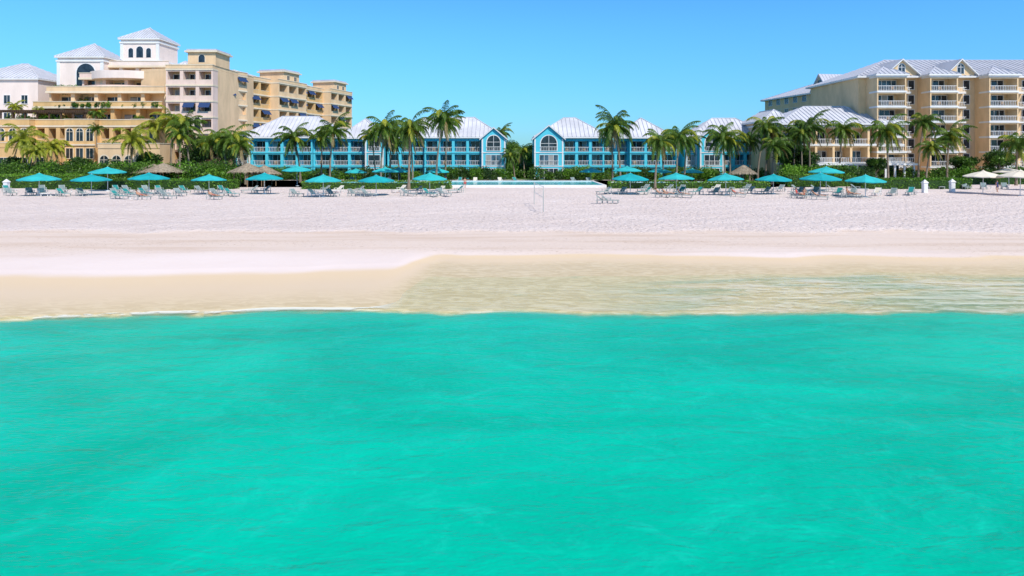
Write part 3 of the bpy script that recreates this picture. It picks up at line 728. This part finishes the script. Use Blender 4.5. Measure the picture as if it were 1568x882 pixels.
def palapa(px,D,r=2.6,h=3.4):
    e=empty('thatched_shelter',(X(px,D),D,0)); w=MB(); w.cone((0,0),.1,.08,0,h-.3,'wood',8)
    for a in range(5): q=a*1.2566; w.cone((r*.75*math.cos(q),r*.75*math.sin(q)),.07,.07,0,h-1.2,'wood',7)
    w.build('posts',e); w=MB(); w.cone((0,0),r,.15,h-1.25,h+.15,'thatch',20)
    for i in range(900):
        a=random.uniform(0,6.283); u=random.random()**.6; rr=r*u+.05; z=h+.2-1.4*u; d=Vector((math.cos(a),math.sin(a),0))
        p=Vector((rr*d.x,rr*d.y,z+.03)); w.beam(p,p+d*.35+Vector((random.uniform(-.08,.08),random.uniform(-.08,.08),-.26-.1*random.random())),.07,.02,'thatch',.03)
    w.build('thatch_roof',e)
palapa(250,112,3.4,3.8);palapa(235,116,3.2,3.6);palapa(380,112,3.0,3.8);palapa(405,114,2.6,3.4);palapa(1138,116,2.2,3.4);palapa(1140,128,2,3.2)
def post(px,D):
    w=MB(); w.box(-.28,.28,-.28,.28,0,1.35,'white'); w.box(-.36,.36,-.36,.36,1.35,1.42,'white'); w.cone((0,0),.5,.02,1.42,1.85,'white',4,True,math.pi/4); w.box(-.18,.18,-.3,-.281,.4,1.1,'frame')
    o=w.build('white_kiosk_post',None,(X(px,D),D,G(X(px,D),D)))
post(10,96);post(1416,93);post(1458,96)
def vnet():
    a=Vector((X(832,62.5),62.5,0)); b=Vector((X(818,72),72,0)); e=empty('volleyball_net',a); w=MB()
    d=b-a; w.cone((0,0),.04,.04,-.2,2.5,'lframe',8); w.cone((d.x,d.y),.04,.04,-.2,2.5,'lframe',8); w.build('posts',e)
    w=MB(); n=20
    for i in range(n+1): p=d*(i/n); w.beam(p+Vector((0,0,1.45)),p+Vector((0,0,2.4)),.005,.005,'lframe')
    for i in range(5): z=1.45+.95*i/4; w.beam(Vector((0,0,z)),d+Vector((0,0,z)),.005,.005,'lframe')
    for z in (1.42,2.43): w.beam(Vector((0,0,z)),d+Vector((0,0,z)),.02,.04,'white')
    w.beam((0,0,2.45),(-.3,-2,0),.012,.012,'white'); w.beam(d+Vector((0,0,2.45)),d+Vector((.3,2,0)),.012,.012,'white')
    w.build('net',e)
vnet()
# ---------------- people ----------------
def person(name,loc,rz,pose,cloth='navyc',top=None):
    if pose=='stand':
        J=dict(pel=(0,0,.95),chest=(0,.02,1.25),neck=(0,.02,1.46),hb=(0,0,1.56),ht=(0,-.01,1.72))
        for s,n in ((-1,'l'),(1,'r')):
            J.update({'sh'+n:(s*.19,.02,1.42),'el'+n:(s*.27,.05,1.14),'wr'+n:(s*.29,-.06,.90),'hp'+n:(s*.10,0,.90),'kn'+n:(s*.12,-.08*s,.49),'an'+n:(s*.12,.12*s,.08),'to'+n:(s*.14,.12*s-.17,.03)})
        hd=Vector((0,-.15,-1))
    elif pose=='sit':
        J=dict(pel=(0,.1,.52),chest=(0,.22,.85),neck=(0,.26,1.06),hb=(0,.24,1.16),ht=(0,.22,1.31))
        for s,n in ((-1,'l'),(1,'r')):
            J.update({'sh'+n:(s*.19,.25,1.02),'el'+n:(s*.27,.22,.76),'wr'+n:(s*.2,-.02,.66),'hp'+n:(s*.1,.06,.50),'kn'+n:(s*.13,-.36,.66),'an'+n:(s*.13,-.62,.46),'to'+n:(s*.14,-.8,.5)})
        hd=Vector((0,-1,-.1))
    else:
        J=dict(pel=(0,.25,.52),chest=(0,.53,.72),neck=(0,.70,.88),hb=(0,.76,.96),ht=(0,.84,1.09))
        for s,n in ((-1,'l'),(1,'r')):
            J.update({'sh'+n:(s*.19,.66,.84),'el'+n:(s*.3,.46,.66),'wr'+n:(s*.27,.2,.62),'hp'+n:(s*.1,.2,.51),'kn'+n:(s*.12,-.22,.56),'an'+n:(s*.12,-.64,.46),'to'+n:(s*.14,-.7,.6)})
        hd=Vector((0,-1,-.1))
    rad=dict(pel=.135,chest=.14,neck=.06,hb=.085,ht=.08,sh=.062,el=.042,wr=.028,hp=.10,kn=.058,an=.04,to=.032)
    E=[('pel','chest'),('chest','neck'),('neck','hb'),('hb','ht')]
    for n in 'lr':
        E+=[('chest','sh'+n),('sh'+n,'el'+n),('el'+n,'wr'+n),('pel','hp'+n),('hp'+n,'kn'+n),('kn'+n,'an'+n),('an'+n,'to'+n)]
        wr=Vector(J['wr'+n]); palm_=wr+hd.normalized()*.08; J['pm'+n]=tuple(palm_); E.append(('wr'+n,'pm'+n)); rad['pm']=.03
        sd=Vector((1,0,0)) if pose!='stand' else Vector((0,1,0))
        for q,ln in enumerate((.075,.085,.08,.06)):
            r0=palm_+sd*(q-1.5)*.02+hd.normalized()*.01; J['f%d%s'%(q,n)]=tuple(r0+hd.normalized()*ln+Vector((0,0,-.015))); E.append(('pm'+n,'f%d%s'%(q,n))); rad['f%d'%q]=.009
        J['t_'+n]=tuple(wr+hd.normalized()*.05+sd*-.06); E.append(('wr'+n,'t_'+n)); rad['t_']=.011
    names=list(J); me=bpy.data.meshes.new('body'); me.from_pydata([J[k] for k in names],[(names.index(a),names.index(b_)) for a,b_ in E],[])
    o=bpy.data.objects.new('body_tmp',me); sc.collection.objects.link(o); md=o.modifiers.new('s','SKIN')
    for i,k in enumerate(names):
        r=rad.get(k) or rad.get(k[:2]); me.skin_vertices[0].data[i].radius=(r,r*.85 if k in('chest','pel') else r); me.skin_vertices[0].data[i].use_root=(k=='pel')
    o.modifiers.new('d','SUBSURF').levels=1
    bpy.context.view_layer.update(); dg=bpy.context.evaluated_depsgraph_get(); m2=bpy.data.meshes.new_from_object(o.evaluated_get(dg)); bpy.data.objects.remove(o)
    m2.materials.clear()
    for k in ('skin',cloth,top or 'skin'): m2.materials.append(M[k])
    pel=Vector(J['pel']); kn=(Vector(J['knl'])+Vector(J['knr']))/2; ch=Vector(J['neck'])
    ax=(ch-pel).normalized(); al=(kn-pel)
    for p in m2.polygons:
        c=Vector(p.center); u=(c-pel).dot(ax); v=(c-pel).dot(al)/al.length_squared
        lat=abs(c.x)
        if -.02<=v<.55 and u<.12 and lat<.24 and (c-pel).length<.3: p.material_index=1
        elif top and .0<u<(ch-pel).length*.95 and lat<.22 and v<.3: p.material_index=2
        p.use_smooth=True
    e=empty(name,loc,rz); bo=bpy.data.objects.new('body',m2); sc.collection.objects.link(bo); bo.parent=e
    w=MB(); hb=Vector(J['hb']);ht=Vector(J['ht']); c=(hb+ht)/2
    w.cone((c.x,c.y+.02),.105,.10,c.z+.0,c.z+.07,'hair',12,False); w.cone((c.x,c.y+.02),.10,.03,c.z+.07,c.z+.13,'hair',12)
    for s in (-1,1): w.box(c.x+s*.035-.012,c.x+s*.035+.012,c.y-.095,c.y-.08,c.z-.005,c.z+.012,'hair'); w.box(c.x+s*.09-.01,c.x+s*.09+.012,c.y-.015,c.y+.02,c.z-.03,c.z+.03,'skin')
    w.box(c.x-.013,c.x+.013,c.y-.112,c.y-.08,c.z-.03,c.z+.005,'skin'); w.box(c.x-.025,c.x+.025,c.y-.09,c.y-.07,c.z-.058,c.z-.048,'red')
    w.build('hair_and_face',e)
def pl(px,D,rz,pose,cl,top=None):
    x=X(px,D); z=G(x,D)
    if pose!='stand': put('sun_lounger',LM[0],x,D,rz,z,1)
    person('person',(x,D,z),rz,pose,cl,top)
for a in [(1222,82,.9,'sit','navyc','red'),(1230,82.5,-.9,'sit','red'),(1014,82.5,1.2,'recline','navyc'),(1024,83,1.2,'recline','red'),(1048,82.5,1.2,'recline','hair','navyc'),(328,79,1.3,'recline','red'),(1440,108,0,'stand','navyc','red'),(218,78,1.4,'recline','red'),
          (1300,82,1.2,'sit','red'),(1308,82,1.2,'recline','navyc'),(1255,79,1.2,'recline','navyc'),(712,107,.4,'stand','red'),(1130,84,1.2,'recline','navyc','red'),(1527,95,.5,'stand','navyc','navyc')]: pl(*a)

# ---------------- light, world, camera ----------------
el=R(48); az=R(148)
sd=Vector((math.sin(az)*math.cos(el),math.cos(az)*math.cos(el),math.sin(el)))
l=bpy.data.lights.new('sun','SUN'); l.energy=4.6; l.angle=R(.5); l.color=(1,.95,.87)
lo=bpy.data.objects.new('sun',l); sc.collection.objects.link(lo); lo.rotation_euler=(-sd).to_track_quat('-Z','Y').to_euler(); lo.location=(0,0,80)
wd=bpy.data.worlds.new('World'); sc.world=wd; wd.use_nodes=True; t=wd.node_tree; bg=t.nodes['Background']
sk=N(t,'ShaderNodeTexSky'); sk.sky_type='NISHITA'; sk.sun_disc=False; sk.sun_elevation=el; sk.sun_rotation=az
sk.dust_density=.3; sk.ozone_density=2.5; sk.air_density=1.0
tc=N(t,'ShaderNodeTexCoord'); sx=N(t,'ShaderNodeSeparateXYZ'); t.links.new(tc.outputs['Generated'],sx.inputs[0])
tint=mixc(t,smooth(t,sx.outputs[2],-.02,.20),(.34,.72,1.08),(.42,1.02,1.66))
tint=mixc(t,smooth(t,sx.outputs[2],.24,.6),tint,(.95,.92,.85))
t.links.new(mixc(t,1.0,sk.outputs[0],tint,'MULTIPLY'),bg.inputs[0]); bg.inputs[1].default_value=.13
c=bpy.data.cameras.new('camera'); c.sensor_width=36; c.lens=36*F/1568; c.shift_y=-205/1568; c.clip_end=9000
co=bpy.data.objects.new('camera',c); sc.collection.objects.link(co); co.location=(0,0,HC); co.rotation_euler=(R(90),0,0); sc.camera=co
